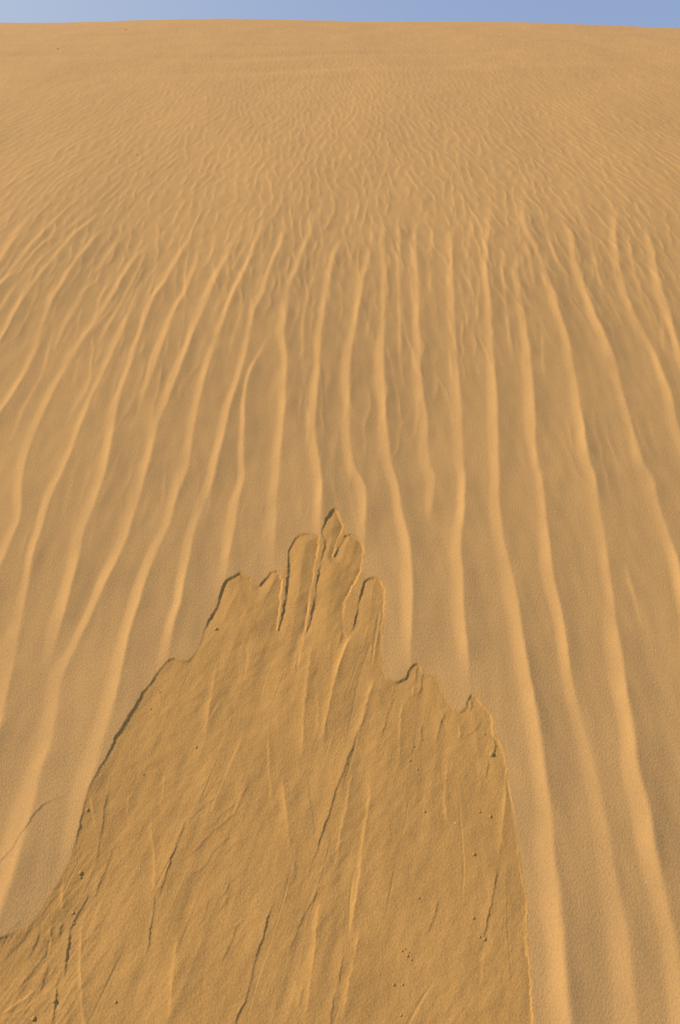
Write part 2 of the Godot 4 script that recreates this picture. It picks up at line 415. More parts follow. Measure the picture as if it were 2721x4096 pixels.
# ------------------------------------------------------------------ the scar
func outline_points(bridged: bool) -> PackedVector2Array:
	var cm := []
	cm.append_array([-56.52, 81.97, -58.67, 96.56, -56.56, 101.40, -52.35, 103.14, -50.61, 103.75, -49.24, 105.21, -48.35, 107.44, -47.11, 110.49, -46.15, 112.98, -45.85, 117.00, -45.85, 120.70, -45.76, 123.30])
	cm.append_array([-45.34, 125.23, -44.99, 126.06, -44.64, 127.24, -43.79, 128.74, -43.40, 130.48, -42.89, 133.01, -41.88, 135.39, -40.77, 137.92, -39.59, 141.11, -38.24, 143.14, -37.46, 145.16, -36.09, 147.23])
	cm.append_array([-35.07, 148.17, -33.90, 148.28, -32.93, 147.70, -31.47, 147.96, -30.45, 149.07, -29.78, 150.57, -29.38, 152.15, -29.26, 154.30, -28.38, 156.90, -27.20, 159.92, -26.48, 164.37, -25.95, 166.54])
	cm.append_array([-24.26, 167.61, -22.75, 168.88, -21.04, 167.61, -18.09, 165.48, -17.33, 166.54, -15.91, 168.76, -14.29, 169.27, -13.07, 167.87])
	if not bridged:
		cm.append_array([-12.95, 163.88, -13.10, 159.10, -13.37, 154.86, -13.21, 154.75, -12.61, 159.10, -12.22, 163.88])
	cm.append_array([-12.11, 170.17, -12.10, 174.32, -11.07, 177.03, -9.78, 178.76, -7.77, 179.04, -5.32, 178.55, -4.71, 177.86])
	if not bridged:
		cm.append_array([-5.10, 174.12, -5.86, 167.61, -6.43, 162.07, -6.91, 157.94, -7.37, 154.30, -7.21, 154.19, -6.49, 158.52, -5.75, 163.28, -5.08, 168.25, -4.05, 174.12])
	cm.append_array([-3.51, 176.83, -4.48, 178.27, -4.51, 179.88, -3.93, 181.01, -3.54, 182.95, -2.66, 184.98, -1.26, 186.31, -0.40, 185.43, 0.27, 183.16, 0.93, 180.66])
	if not bridged:
		cm.append_array([0.33, 178.76, -0.79, 175.80, -1.54, 173.05, -1.36, 172.92, -0.32, 175.46])
	cm.append_array([1.16, 178.34, 2.53, 178.83, 4.52, 177.44, 5.48, 175.46, 5.58, 172.46, 4.87, 169.08])
	if not bridged:
		cm.append_array([3.80, 166.48, 2.48, 164.37, 1.46, 161.47, 1.00, 158.52, 1.04, 154.53, 1.67, 152.86, 2.76, 155.65, 3.62, 159.10, 4.47, 163.28, 5.19, 165.73])
	cm.append_array([5.72, 166.67, 6.59, 167.23, 7.90, 167.61, 9.32, 166.36, 10.13, 164.37, 9.80, 160.93, 9.43, 156.22, 8.84, 152.42, 8.51, 149.60, 8.68, 147.49, 9.15, 145.42, 9.65, 144.10])
	cm.append_array([11.29, 143.54, 13.21, 144.30, 13.76, 145.73, 15.04, 147.07, 15.92, 147.23, 16.75, 146.66, 16.98, 145.16, 17.92, 144.81, 19.48, 144.70, 20.24, 143.14, 20.73, 141.11, 21.28, 139.74])
	cm.append_array([22.52, 138.06, 23.46, 137.68, 24.56, 138.64, 25.51, 140.28, 26.17, 141.11, 27.33, 140.13, 28.80, 138.64, 29.55, 137.12, 29.68, 135.11, 29.63, 133.29, 30.39, 132.65, 31.01, 131.49])
	cm.append_array([30.96, 129.21, 30.97, 127.03, 30.58, 123.71, 30.90, 119.06, 30.93, 114.40, 30.80, 110.67, 31.01, 107.54, 30.35, 103.88, 29.89, 99.58, 29.42, 95.16, 29.13, 92.56, 28.53, 86.94])
	cm.append_array([28.06, 81.97])
	var p := PackedVector2Array()
	for k in range(0, cm.size(), 2):
		p.append(Vector2(cm[k] * 0.01, cm[k + 1] * 0.01))
	return p

func cut_scar():
	list_ledges()
	var pts := outline_points(false)
	var whole := outline_points(true)   # without the thin ridges left standing between the fingers
	var n := pts.size()
	# distance to the edge, close to it
	var sd := PackedFloat32Array()
	sd.resize(nr * nc)
	sd.fill(0.09)
	var rim := PackedFloat32Array()   # height of the rippled sand at the nearest edge
	rim.resize(nr * nc)
	rim.fill(0.35 * AMP)
	var edge_noise := noise(29)
	var r_lo := row_d.bsearch(0.3)
	for k in n - 1:
		var a := pts[k]
		var b := pts[k + 1]
		var ea := Vector2(a.x, a.y / FLOOR_COS)
		var ab := Vector2(b.x, b.y / FLOOR_COS) - ea
		var len2: float = max(ab.length_squared(), 1e-9)
		var reach := 0.09
		var ha := relief(a.x, a.y)
		var hb := relief(b.x, b.y)
		var i0 := row_d.bsearch(min(a.y, b.y) - reach)
		var i1 := mini(row_d.bsearch(max(a.y, b.y) + reach), nr)
		for i in range(i0, i1):
			var z := row_z[i]
			var sy := row_d[i] / FLOOR_COS - ea.y
			var j0 := col_u.bsearch((min(a.x, b.x) - reach) / z)
			var j1 := mini(col_u.bsearch((max(a.x, b.x) + reach) / z), nc)
			var o := i * nc
			for j in range(j0, j1):
				var px := col_u[j] * z - ea.x
				var t := clampf((px * ab.x + sy * ab.y) / len2, 0.0, 1.0)
				var ex := px - ab.x * t
				var ey := sy - ab.y * t
				var dist := sqrt(ex * ex + ey * ey)
				if dist < sd[o + j]:
					sd[o + j] = dist
					rim[o + j] = lerpf(ha, hb, t)
	# even the rim heights out across narrow fingers
	for i in range(r_lo, nr):
		var d := row_d[i]
		if d > 2.15:
			break
		var o := i * nc
		var r := clampi(int(0.012 / ((col_u[nc / 2 + 1] - col_u[nc / 2]) * row_z[i])), 2, 16)
		for again in 2:
			var before := rim.slice(o, o + nc)
			var sum := 0.0
			for j in r:
				sum += before[j]
			for j in nc:
				if j + r < nc:
					sum += before[j + r]
				if j - r - 1 >= 0:
					sum -= before[j - r - 1]
				rim[o + j] = sum / (2 * r + 1)
	# floor relief from the ledges
	var line_of := PackedInt32Array()
	line_of.resize(nr * nc)
	var fl := PackedFloat32Array()
	fl.resize(nr * nc)
	var wob := noise(8)
	var lid := 0
	for l in ledge_lines:
		lid += 1
		var ds: PackedFloat32Array = l.d
		var top := ds[0]
		var low := ds[ds.size() - 1]
		for i in range(r_lo, nr):
			var d := row_d[i]
			if d > top:
				break
			if d < low:
				continue
			var z := row_z[i]
			var x := line_x(l, d) + 0.0012 * wob.get_noise_2d(d * 55.0, lid * 3.7) + 0.0009 * wob.get_noise_2d(d * 170.0, lid * 9.7)
			var lean := (line_x(l, minf(d + 0.004, top)) - line_x(l, maxf(d - 0.004, low))) / 0.0092
			var across := 1.0 / sqrt(1.0 + lean * lean)
			var t := (top - d) / (top - low)
			var amp: float = (l.h if l.kind == "g" else (0.5 * l.h + 0.00015 if l.w < 0.015 else 1.15 * l.h)) * smoothstep(0.0, 1.0, minf(t * 4.5, (1.0 - t) * 4.5)) * (0.9 + 0.4 * wob.get_noise_2d(d * 18.0, lid * 7.1))
			var w: float = l.w
			var rise: float = maxf(0.0016, (w - 0.009) * 0.45)
			var reach: float = minf(w * 3.0, 0.045) / across
			var j0 := col_u.bsearch((x - reach) / z)
			var j1 := mini(col_u.bsearch((x + reach) / z), nc)
			var o := i * nc
			for j in range(j0, j1):
				var q := (col_u[j] * z - x) * across
				if l.h >= 0.0013 and absf(q) < 0.0028 and t > 0.08 and t < 0.92:
					line_of[o + j] = lid
				if l.kind == "d":
					fl[o + j] += amp * (exp(q / w) if q < 0.0 else exp(-q / 0.0011) - 0.35 * (1.0 - exp(-q / 0.0011)) * exp(-q / w))
				elif l.kind == "b":
					fl[o + j] += amp * (exp(-q / w) if q > 0.0 else exp(q / rise) - 0.35 * (1.0 - exp(q / rise)) * exp(q / w))
				else:
					fl[o + j] -= amp * exp(-q * q / (w * w))
	# inside the outline: drop to the floor
	var mott := noise(61, 2)
	var pit := noise(67, 2)
	var streak := noise(71, 2)
	var crease := noise(83)
	var rng := RandomNumberGenerator.new()
	rng.seed = 99
	for i in range(r_lo, nr):
		var d := row_d[i]
		if d > 2.2:
			break
		var z := row_z[i]
		var hits := PackedFloat32Array()
		for k in n:
			var a := pts[k]
			var b := pts[(k + 1) % n]
			if (a.y > d) != (b.y > d):
				hits.append(lerpf(a.x, b.x, (d - a.y) / (b.y - a.y)))
		hits.sort()
		var hits_b := PackedFloat32Array()
		for k in whole.size():
			var a := whole[k]
			var b := whole[(k + 1) % whole.size()]
			if (a.y > d) != (b.y > d):
				hits_b.append(lerpf(a.x, b.x, (d - a.y) / (b.y - a.y)))
		hits_b.sort()
		var within := false
		var hb_at := 0
		var o := i * nc
		# the crack left of the scar and the other ledges show faintly on the rippled sand too
		var inside := false
		var h_at := 0
		for j in nc:
			var x := col_u[j] * z
			while h_at < hits.size() and hits[h_at] < x:
				inside = not inside
				h_at += 1
			while hb_at < hits_b.size() and hits_b[hb_at] < x:
				within = not within
				hb_at += 1
			if absf(col_u[j]) > 0.9:
				continue
			if inside:
				var s := d / FLOOR_COS
				var deep := lerpf(0.0017, 0.0018, smoothstep(-0.25, 0.25, x)) + 0.0015 * smoothstep(1.5, 1.62, d) * (1.0 - smoothstep(0.04, 0.12, x)) * (1.0 + 0.8 * edge_noise.get_noise_2d(x * 13.0, s * 13.0))
				deep *= lerpf(0.1, 1.0, clampf(smoothstep(1.2, 1.36, d) + smoothstep(-0.3, 0.1, x), 0.0, 1.0))
				var lean := lerpf(0.27, 0.03, smoothstep(0.0, 0.3, x))
				var sx := x - lean * (s - 1.7)
				var f := lerpf(0.35 * AMP, rim[o + j], exp(-sd[o + j] / 0.03)) - deep + fl[o + j]
				f += 0.0007 * mott.get_noise_2d(x * 22.0 - 4.0 * s, s * 15.0)
				f += 0.0016 * mott.get_noise_2d(sx * 9.0, s * 3.6) + 0.0001 * pit.get_noise_2d(sx * 90.0, s * 60.0)
				# folds and thin creases that run down with the slide
				var fold := streak.get_noise_2d(sx * 17.0, s * 2.3)
				f += 0.0004 * (1.0 - 2.0 * absf(fold))
				var cn := crease.get_noise_2d(sx * 14.0 + 0.15 * fold, s * 1.1)
				var here := clampf(2.0 * crease.get_noise_2d(x * 7.0 + 60.0, s * 5.0), 0.0, 1.0) * (1.0 - smoothstep(1.55, 1.75, d))
				f -= 0.0006 * here * exp(-cn * cn / 0.0014) - 0.0004 * here * smoothstep(-0.02, 0.02, cn) * exp(-absf(cn) * 6.0)
				# the ragged margin at the lower left: loose thin sheets and furrows fanning out
				var ragged := (1.0 - smoothstep(-0.42, -0.33, x)) * (1.0 - smoothstep(1.1, 1.2, d)) 
				if ragged > 0.0:
					var rx := x - 0.55 * (s - 1.25)
					f += ragged * (0.0005 * mott.get_noise_2d(rx * 55.0, s * 10.0) + 0.0004 * absf(streak.get_noise_2d(rx * 80.0 + 9.0, s * 16.0)))
				# faint diagonal wrinkles
				f += 0.0003 * mott.get_noise_2d((x - 0.8 * s) * 42.0, (s + x) * 9.0) * clampf(0.3 + 1.5 * edge_noise.get_noise_2d(x * 5.0 + 9.0, s * 5.0) - 0.8 * x, 0.0, 1.0)
				f += 0.0002 * pit.get_noise_2d(x * 28.0 + 7.0, s * 20.0)
				f += rng.randf() * GRAIN
				var soft := smoothstep(0.0, 0.5, edge_noise.get_noise_2d(x * 14.0, s * 14.0))
				var e := (sd[o + j] - 0.0010 * (0.5 + edge_noise.get_noise_2d(x * 150.0, s * 150.0)) - 0.0018 * maxf(0.0, 0.2 + edge_noise.get_noise_2d(x * 45.0, s * 45.0))) / (0.0017 + 0.0045 * soft)
				var t := smoothstep(0.0, 1.0, e)
				height[o + j] = lerpf(height[o + j], f, t)
				owner_of[o + j] = 1000 + scar_part(x, d)
				if line_of[o + j] > 0:
					owner_of[o + j] = 2000 + line_of[o + j]
				if e < 1.0:
					owner_of[o + j] = 1099
			else:
				height[o + j] += fl[o + j] * smoothstep(0.0, 0.004, sd[o + j]) * 0.8
				if within:
					owner_of[o + j] = 1098

func relief(x: float, d: float) -> float:
	var i := clampi(row_d.bsearch(d), 0, nr - 1)
	return height[i * nc + clampi(col_u.bsearch(x / row_z[i]), 0, nc - 1)]

# which lobe of the scar a spot belongs to
func scar_part(x: float, d: float) -> int:
	if d < 1.272:
		return 0
	if Geometry2D.is_point_in_polygon(Vector2(x, d), PackedVector2Array([Vector2(-0.338, 1.741), Vector2(-0.146, 1.741), Vector2(-0.133, 1.551), Vector2(-0.153, 1.449), Vector2(-0.174, 1.352), Vector2(-0.368, 1.352), Vector2(-0.407, 1.449)])):
		return 1
	if Geometry2D.is_point_in_polygon(Vector2(x, d), PackedVector2Array([Vector2(-0.150, 1.810), Vector2(-0.045, 1.810), Vector2(-0.054, 1.676), Vector2(-0.068, 1.574), Vector2(-0.077, 1.534), Vector2(-0.089, 1.454), Vector2(-0.150, 1.449), Vector2(-0.133, 1.551)])):
		return 2
	if Geometry2D.is_point_in_polygon(Vector2(x, d), PackedVector2Array([Vector2(-0.050, 1.876), Vector2(0.018, 1.876), Vector2(0.018, 1.792), Vector2(-0.009, 1.731), Vector2(-0.035, 1.755), Vector2(-0.048, 1.782)])):
		return 3
	if Geometry2D.is_point_in_polygon(Vector2(x, d), PackedVector2Array([Vector2(-0.035, 1.755), Vector2(-0.009, 1.731), Vector2(0.018, 1.803), Vector2(0.072, 1.803), Vector2(0.045, 1.670), Vector2(0.010, 1.591), Vector2(0.001, 1.523), Vector2(-0.013, 1.429), Vector2(-0.089, 1.454), Vector2(-0.077, 1.534), Vector2(-0.068, 1.574), Vector2(-0.054, 1.676)])):
		return 4
	if Geometry2D.is_point_in_polygon(Vector2(x, d), PackedVector2Array([Vector2(0.010, 1.591), Vector2(0.045, 1.664), Vector2(0.068, 1.689), Vector2(0.114, 1.689), Vector2(0.101, 1.439), Vector2(0.054, 1.385), Vector2(-0.013, 1.429), Vector2(0.001, 1.523)])):
		return 5
	if Geometry2D.is_point_in_polygon(Vector2(x, d), PackedVector2Array([Vector2(0.101, 1.439), Vector2(0.144, 1.480), Vector2(0.244, 1.449), Vector2(0.235, 1.375), Vector2(0.224, 1.325), Vector2(0.179, 1.307), Vector2(0.111, 1.277), Vector2(0.076, 1.325), Vector2(0.054, 1.385)])):
		return 6
	if Geometry2D.is_point_in_polygon(Vector2(x, d), PackedVector2Array([Vector2(0.235, 1.375), Vector2(0.260, 1.419), Vector2(0.308, 1.375), Vector2(0.301, 1.329), Vector2(0.271, 1.256), Vector2(0.222, 1.272), Vector2(0.224, 1.325)])):
		return 7
	return 0

func list_ledges():
	ledge("d", 1.9, 14, [5.65, 138.97, 3.54, 134.06, 1.86, 130.00, 0.39, 126.40, -0.93, 123.75, -1.89, 120.19, -3.13, 117.23, -4.03, 114.40, -5.08, 111.87, -5.81, 109.83, -6.27, 108.59])
	ledge("d", 1.2, 9, [-3.01, 110.49, -4.41, 107.64, -6.02, 105.31, -7.21, 102.85, -8.34, 99.86])
	ledge("d", 2.0, 14, [-9.20, 108.93, -10.82, 107.00, -11.77, 105.31, -12.25, 103.05, -13.16, 100.44, -13.82, 97.74, -14.51, 94.76, -15.54, 92.95, -16.06, 89.83])
	ledge("d", 1.3, 10, [-15.69, 105.31, -16.80, 103.88, -17.39, 102.22, -18.22, 100.44, -18.83, 98.94])
	ledge("d", 2.2, 14, [-27.16, 119.69, -27.32, 118.95, -28.08, 115.80, -28.83, 113.69, -29.40, 110.73, -30.03, 108.30, -30.67, 106.80])
	ledge("b", 1.6, 10, [-33.93, 120.31, -33.45, 119.18, -32.76, 116.28, -31.79, 113.45, -31.28, 110.74, -30.90, 108.08])
	ledge("d", 1.8, 12, [-30.94, 108.93, -30.46, 105.74, -30.64, 103.88, -30.48, 101.03, -30.57, 99.86])
	ledge("d", 1.7, 12, [-42.01, 124.32, -42.12, 121.18, -41.74, 117.72, -41.62, 115.09, -41.45, 111.62])
	ledge("d", 1.3, 10, [-38.99, 116.10, -39.27, 113.92, -40.07, 110.28, -40.66, 107.24])
	ledge("d", 1.8, 12, [-41.66, 108.93, -42.30, 106.57, -42.98, 105.11, -43.42, 103.88, -43.45, 102.98])
	ledge("d", 3.2, 12, [-43.55, 103.78, -43.43, 103.05, -43.27, 101.43, -43.08, 99.06, -42.90, 97.44])
	ledge("b", 2.6, 14, [-41.59, 105.90, -41.77, 103.94, -41.44, 102.22, -40.73, 99.06, -39.72, 96.24, -38.49, 92.42, -37.49, 89.56])
	ledge("d", 2.4, 10, [-43.58, 96.71, -43.27, 94.02, -43.25, 92.00])
	ledge("d", 1.2, 9, [-48.27, 103.62, -48.39, 102.03, -48.88, 100.78])
	ledge("d", 1.2, 9, [-46.53, 104.59, -46.59, 102.03, -46.63, 100.16, -47.25, 98.34, -48.44, 97.15])
	ledge("d", 1.2, 9, [-44.71, 104.59, -45.04, 103.62, -44.90, 101.72])
	ledge("d", 1.1, 9, [-45.68, 98.94, -45.92, 97.15, -46.05, 95.68])
	ledge("b", 1.4, 10, [-46.74, 103.62, -46.15, 102.03, -46.23, 100.16])
	ledge("b", 1.5, 12, [-46.71, 96.56, -47.88, 95.39, -49.46, 94.39, -51.35, 93.26])
	ledge("b", 1.3, 9, [-44.89, 123.10, -43.92, 120.31, -42.94, 117.61])
	ledge("b", 1.2, 10, [-46.49, 111.73, -46.13, 108.93, -45.68, 106.90, -44.72, 104.92])
	ledge("d", 1.6, 14, [-8.18, 153.14, -8.53, 150.14, -8.99, 147.49, -9.18, 144.91])
	ledge("b", 1.8, 10, [-6.31, 159.69, -7.26, 155.65, -7.71, 153.41, -8.25, 149.60, -8.80, 145.42])
	ledge("g", 2.2, 20, [-13.47, 152.31, -14.30, 149.07, -14.98, 144.91, -15.40, 139.94, -15.56, 137.07, -16.70, 133.38])
	ledge("d", 1.2, 10, [0.95, 158.52, 0.72, 155.65, 0.08, 152.31, -0.44, 150.68])
	ledge("b", 2.2, 14, [3.19, 155.65, 1.93, 152.69, 0.70, 149.60, -0.49, 145.93, -1.28, 142.89])
	ledge("d", 1.4, 9, [8.14, 159.10, 7.27, 154.30, 6.50, 148.70, 5.97, 146.55])
	ledge("b", 1.8, 13, [8.98, 159.69, 8.13, 154.53, 7.28, 150.14, 6.64, 146.45])
	ledge("d", 0.9, 7, [5.60, 155.65, 4.76, 154.25, 4.22, 153.86])
	ledge("d", 1.5, 9, [10.69, 140.91, 9.54, 137.83, 8.56, 134.61, 7.61, 132.52])
	ledge("b", 1.3, 8, [12.55, 141.11, 11.91, 137.26, 11.36, 133.01, 11.03, 127.50])
	ledge("d", 1.6, 8, [15.82, 135.39, 15.44, 132.52, 14.27, 129.73])
	ledge("d", 1.6, 9, [20.53, 137.83, 19.55, 135.39, 18.20, 131.49])
	ledge("d", 2.0, 6, [15.74, 146.86, 15.54, 144.91, 15.11, 143.29])
	ledge("d", 1.6, 7, [16.58, 144.65, 16.21, 141.99, 15.25, 140.57])
	ledge("b", 1.4, 6, [14.83, 142.89, 14.49, 140.42])
	ledge("d", 1.4, 7, [26.01, 139.94, 26.00, 138.73, 25.51, 137.64])
	ledge("d", 1.0, 8, [27.57, 136.98, 26.23, 134.33, 23.82, 132.79])
	ledge("d", 2.4, 7, [29.38, 132.92, 29.25, 131.14, 28.84, 129.73, 28.21, 129.30])
	ledge("b", 1.2, 7, [28.88, 131.80, 28.16, 131.14, 27.79, 130.26])
	ledge("d", 1.3, 9, [27.82, 129.21, 27.40, 127.67, 26.90, 125.56])
	ledge("b", 1.6, 9, [23.21, 135.67, 22.94, 133.83, 22.96, 132.38])
	ledge("d", 1.7, 9, [26.83, 112.44, 26.52, 111.58, 25.02, 107.10, 23.82, 104.53, 22.63, 101.62])
	ledge("b", 1.4, 18, [30.67, 126.40, 28.78, 118.56, 26.97, 112.51])
	ledge("b", 1.2, 10, [22.96, 101.19, 22.32, 98.94, 21.91, 96.68])
	ledge("d", 1.3, 9, [16.15, 107.91, 15.49, 105.80, 14.52, 103.69, 13.63, 102.66])
	ledge("b", 1.1, 16, [2.31, 128.09, 1.56, 123.10, 0.51, 118.75, -0.66, 112.08])
	ledge("b", 1.2, 16, [5.43, 128.09, 5.26, 122.45, 3.98, 115.80, 3.32, 111.16, 2.02, 105.11, 0.98, 101.43])
	ledge("d", 1.1, 8, [0.70, 101.03, -0.06, 98.31, -0.33, 96.85])
	ledge("d", 1.6, 9, [-0.90, 95.97, -1.16, 93.96, -1.52, 92.28, -2.24, 90.64])
	ledge("d", 1.0, 8, [-5.47, 96.79, -5.95, 95.39, -6.24, 93.96])
	ledge("d", 1.0, 8, [-7.68, 113.16, -7.63, 111.02, -7.93, 109.45])
	ledge("d", 1.0, 9, [-16.89, 125.06, -17.84, 122.29, -18.78, 119.68])
	ledge("b", 1.2, 12, [-13.82, 135.20, -13.19, 128.52, -12.49, 123.10, -11.66, 119.53])
	ledge("b", 1.0, 14, [-4.70, 144.91, -4.34, 137.54, -4.41, 132.47])
	ledge("d", 0.7, 9, [-20.68, 123.76, -23.88, 121.70, -26.86, 118.70])
	ledge("d", 0.7, 9, [-18.75, 121.95, -21.09, 119.94, -22.75, 117.48])
	ledge("d", 0.7, 9, [-17.52, 121.19, -19.61, 119.44, -22.44, 117.24, -24.82, 114.39])
	ledge("d", 0.7, 9, [-17.71, 117.48, -20.81, 115.33, -22.71, 113.00])
	ledge("d", 0.7, 9, [-16.52, 116.76, -18.60, 115.33, -21.01, 112.54, -22.37, 110.50])
	ledge("d", 0.7, 9, [-23.36, 115.80, -25.58, 113.92, -27.27, 112.54])
	ledge("d", 0.7, 9, [-18.19, 111.63, -18.61, 110.50, -18.88, 105.95])
	ledge("d", 0.7, 9, [-21.78, 108.09, -21.96, 105.53, -23.22, 103.45])
	ledge("d", 0.7, 9, [-15.85, 112.54, -18.51, 109.62, -19.82, 107.22])
	ledge("d", 0.7, 9, [-22.01, 113.92, -23.61, 111.63, -25.63, 110.73])
	ledge("d", 0.7, 9, [-21.51, 125.86, -23.36, 124.28, -25.82, 121.19])
	ledge("d", 0.7, 9, [-18.12, 108.52, -19.24, 106.80, -20.58, 104.90])
	ledge("b", 1.0, 9, [-35.96, 141.16, -35.64, 139.94, -35.42, 138.49])
	ledge("b", 1.0, 9, [-38.09, 123.10, -38.03, 121.10, -37.86, 119.53])
	ledge("b", 1.0, 14, [-32.32, 126.82, -32.13, 122.70, -32.44, 120.70])
	ledge("g", 1.2, 16, [-31.68, 130.70, -32.49, 125.98, -32.51, 122.29])
	ledge("d", 0.77, 9, [-48.57, 103.05, -48.33, 102.24, -48.72, 100.64, -48.98, 99.46])
	ledge("d", 0.77, 9, [-46.22, 102.03, -46.44, 101.04, -46.90, 100.05, -48.75, 97.17, -49.56, 95.86])
	ledge("d", 0.63, 9, [-45.72, 99.46, -45.80, 98.88, -46.11, 96.60])
	ledge("d", 0.7, 9, [-44.93, 104.69, -44.96, 103.86, -44.97, 102.84])
	ledge("d", 0.84, 9, [-43.39, 99.66, -43.48, 99.08, -43.81, 97.17, -43.76, 95.30])
	ledge("d", 0.5599999999999999, 9, [-47.34, 99.85, -48.25, 97.92, -49.31, 96.60])
	ledge("d", 0.5599999999999999, 9, [-43.62, 106.58, -43.83, 104.48, -43.88, 103.25])
	ledge("d", 0.63, 9, [-52.07, 105.11, -51.99, 104.48, -53.13, 102.84, -54.06, 101.83])
	ledge("d", 0.5249999999999999, 9, [-49.86, 103.86, -50.62, 102.24, -51.63, 100.64])
	ledge("d", 0.5249999999999999, 9, [-46.35, 105.11, -46.38, 103.45, -46.33, 102.24])
	ledge("b", 1.1, 14, [-46.50, 95.49, -47.56, 94.20, -49.86, 93.12, -51.06, 92.41])
	ledge("b", 0.9900000000000001, 14, [-40.86, 95.86, -39.95, 94.75, -39.37, 93.48])
	ledge("b", 0.8800000000000001, 14, [-46.68, 104.48, -46.47, 103.05, -45.98, 101.04])
	ledge("b", 0.8800000000000001, 14, [-44.84, 99.46, -44.88, 98.31, -44.85, 97.35])
	ledge("b", 0.8250000000000001, 14, [-46.25, 109.40, -45.89, 107.65, -45.02, 105.95])
	ledge("g", 1.6, 14, [-8.33, 155.65, -8.94, 151.22, -9.38, 146.97, -9.79, 141.89, -10.29, 137.07])
	ledge("b", 2.6, 26, [3.19, 155.65, 1.93, 152.69, 0.70, 149.60, -0.49, 145.93, -1.53, 141.89, -2.70, 136.13, -3.57, 130.70])
	ledge("b", 2.2, 24, [-5.83, 152.31, -6.42, 145.93, -6.87, 139.94, -7.10, 132.92, -7.24, 128.09])
	ledge("g", 1.5, 20, [8.07, 143.89, 6.34, 137.54, 4.75, 132.47, 3.69, 127.24, 2.88, 120.31])
	ledge("b", 1.8, 22, [7.09, 144.91, 5.43, 139.94, 4.09, 135.20, 2.80, 130.26])
	ledge("g", 1.4, 18, [-19.32, 155.65, -20.69, 148.01, -21.32, 141.89, -21.67, 136.13])
	ledge("b", 1.6, 22, [-25.33, 148.01, -25.57, 141.89, -25.80, 136.13, -25.69, 132.47])
	ledge("b", 1.7, 26, [-10.69, 127.24, -9.95, 122.29, -9.01, 117.23, -8.56, 112.80])
	ledge("g", 1.2, 18, [-4.82, 108.93, -5.72, 104.92, -6.77, 101.09, -7.77, 97.15, -8.71, 93.40])
	ledge("b", 1.6, 22, [-2.94, 108.93, -3.68, 104.92, -4.07, 101.09, -4.65, 96.56, -4.98, 92.56])
	ledge("b", 1.4, 20, [3.22, 104.27, 2.35, 100.47, 1.14, 96.27, 0.54, 92.56])
	ledge("g", 1.2, 16, [-24.21, 111.73, -24.85, 107.57, -25.05, 103.62, -25.20, 99.55])
	ledge("b", 1.4, 20, [-25.86, 103.62, -26.04, 99.86, -25.82, 96.27, -25.42, 92.56])
	ledge("g", 1.3, 16, [15.82, 128.09, 14.87, 122.29, 14.32, 116.85, 13.62, 112.44])
	ledge("b", 1.2, 18, [20.06, 128.52, 19.01, 123.10, 18.95, 118.37])
	ledge("d", 2.2, 8, [-49.59, 123.37, -50.03, 122.85, -51.28, 122.21, -52.28, 121.70, -53.24, 121.07, -53.83, 120.19, -54.31, 119.44, -54.71, 118.45, -55.24, 117.48, -55.83, 116.28, -56.33, 114.86, -57.28, 113.57, -58.01, 112.54, -59.00, 110.73])

# ------------------------------------------------------------------ meshes
func place_vertices():
	pos.resize(nr * nc)
	nor.resize(nr * nc)
	for i in nr:
		var d := row_d[i]
		var a := at_d(prof_a, d)
		var y := at_d(prof_y, d)
		var ny := cos(a)
		var nz := sin(a)
		var z := row_z[i]
		var o := i * nc
		for j in nc:
			var x := col_u[j] * z
			var k := mini(j, nc - 1 - j)
			if k < wide:
				var f := float(wide - k) / wide
				x = lerpf(x, signf(x) * 120.0, f * f)
			var h := height[o + j]
			pos[o + j] = Vector3(x, y + ny * h, -d + nz * h)
	for i in nr:
		var ia := maxi(i - 1, 0) * nc
		var ib := mini(i + 1, nr - 1) * nc
		var o := i * nc
		for j in nc:
			var ja := maxi(j - 1, 0)
			var jb := mini(j + 1, nc - 1)
			nor[o + j] = (pos[o + jb] - pos[o + ja]).cross(pos[ib + j] - pos[ia + j]).normalized()

func mesh_of(cells: PackedInt32Array) -> ArrayMesh:
	var v := PackedVector3Array()
	var n := PackedVector3Array()
	var idx := PackedInt32Array()
	var used := PackedInt32Array()
	idx.resize(cells.size() * 6)
	var w := 0
	var corner: Array[int] = [0, 0, 0, 0]
	for c in cells:
		corner[0] = c
		corner[1] = c + 1
		corner[2] = c + nc
		corner[3] = c + nc + 1
		for q in 4:
			var g := corner[q]
			var at := stamp[g]
			if at < 0:
				at = v.size()
				stamp[g] = at
				used.append(g)
				v.append(pos[g])
				n.append(nor[g])
			corner[q] = at
		idx[w] = corner[0]
		idx[w + 1] = corner[2]
		idx[w + 2] = corner[1]
		idx[w + 3] = corner[1]
		idx[w + 4] = corner[2]
		idx[w + 5] = corner[3]
		w += 6
	for g in used:
		stamp[g] = -1
	var arrays := []
	arrays.resize(Mesh.ARRAY_MAX)
	arrays[Mesh.ARRAY_VERTEX] = v
	arrays[Mesh.ARRAY_NORMAL] = n
	arrays[Mesh.ARRAY_INDEX] = idx
	var m := ArrayMesh.new()
	m.add_surface_from_arrays(Mesh.PRIMITIVE_TRIANGLES, arrays)
	return m

func part(called: String, m: Mesh, mat: Material, parent: Node) -> MeshInstance3D:
	var o := MeshInstance3D.new()
	o.name = called
	o.mesh = m
	o.material_override = mat
	parent.add_child(o, true)
	return o

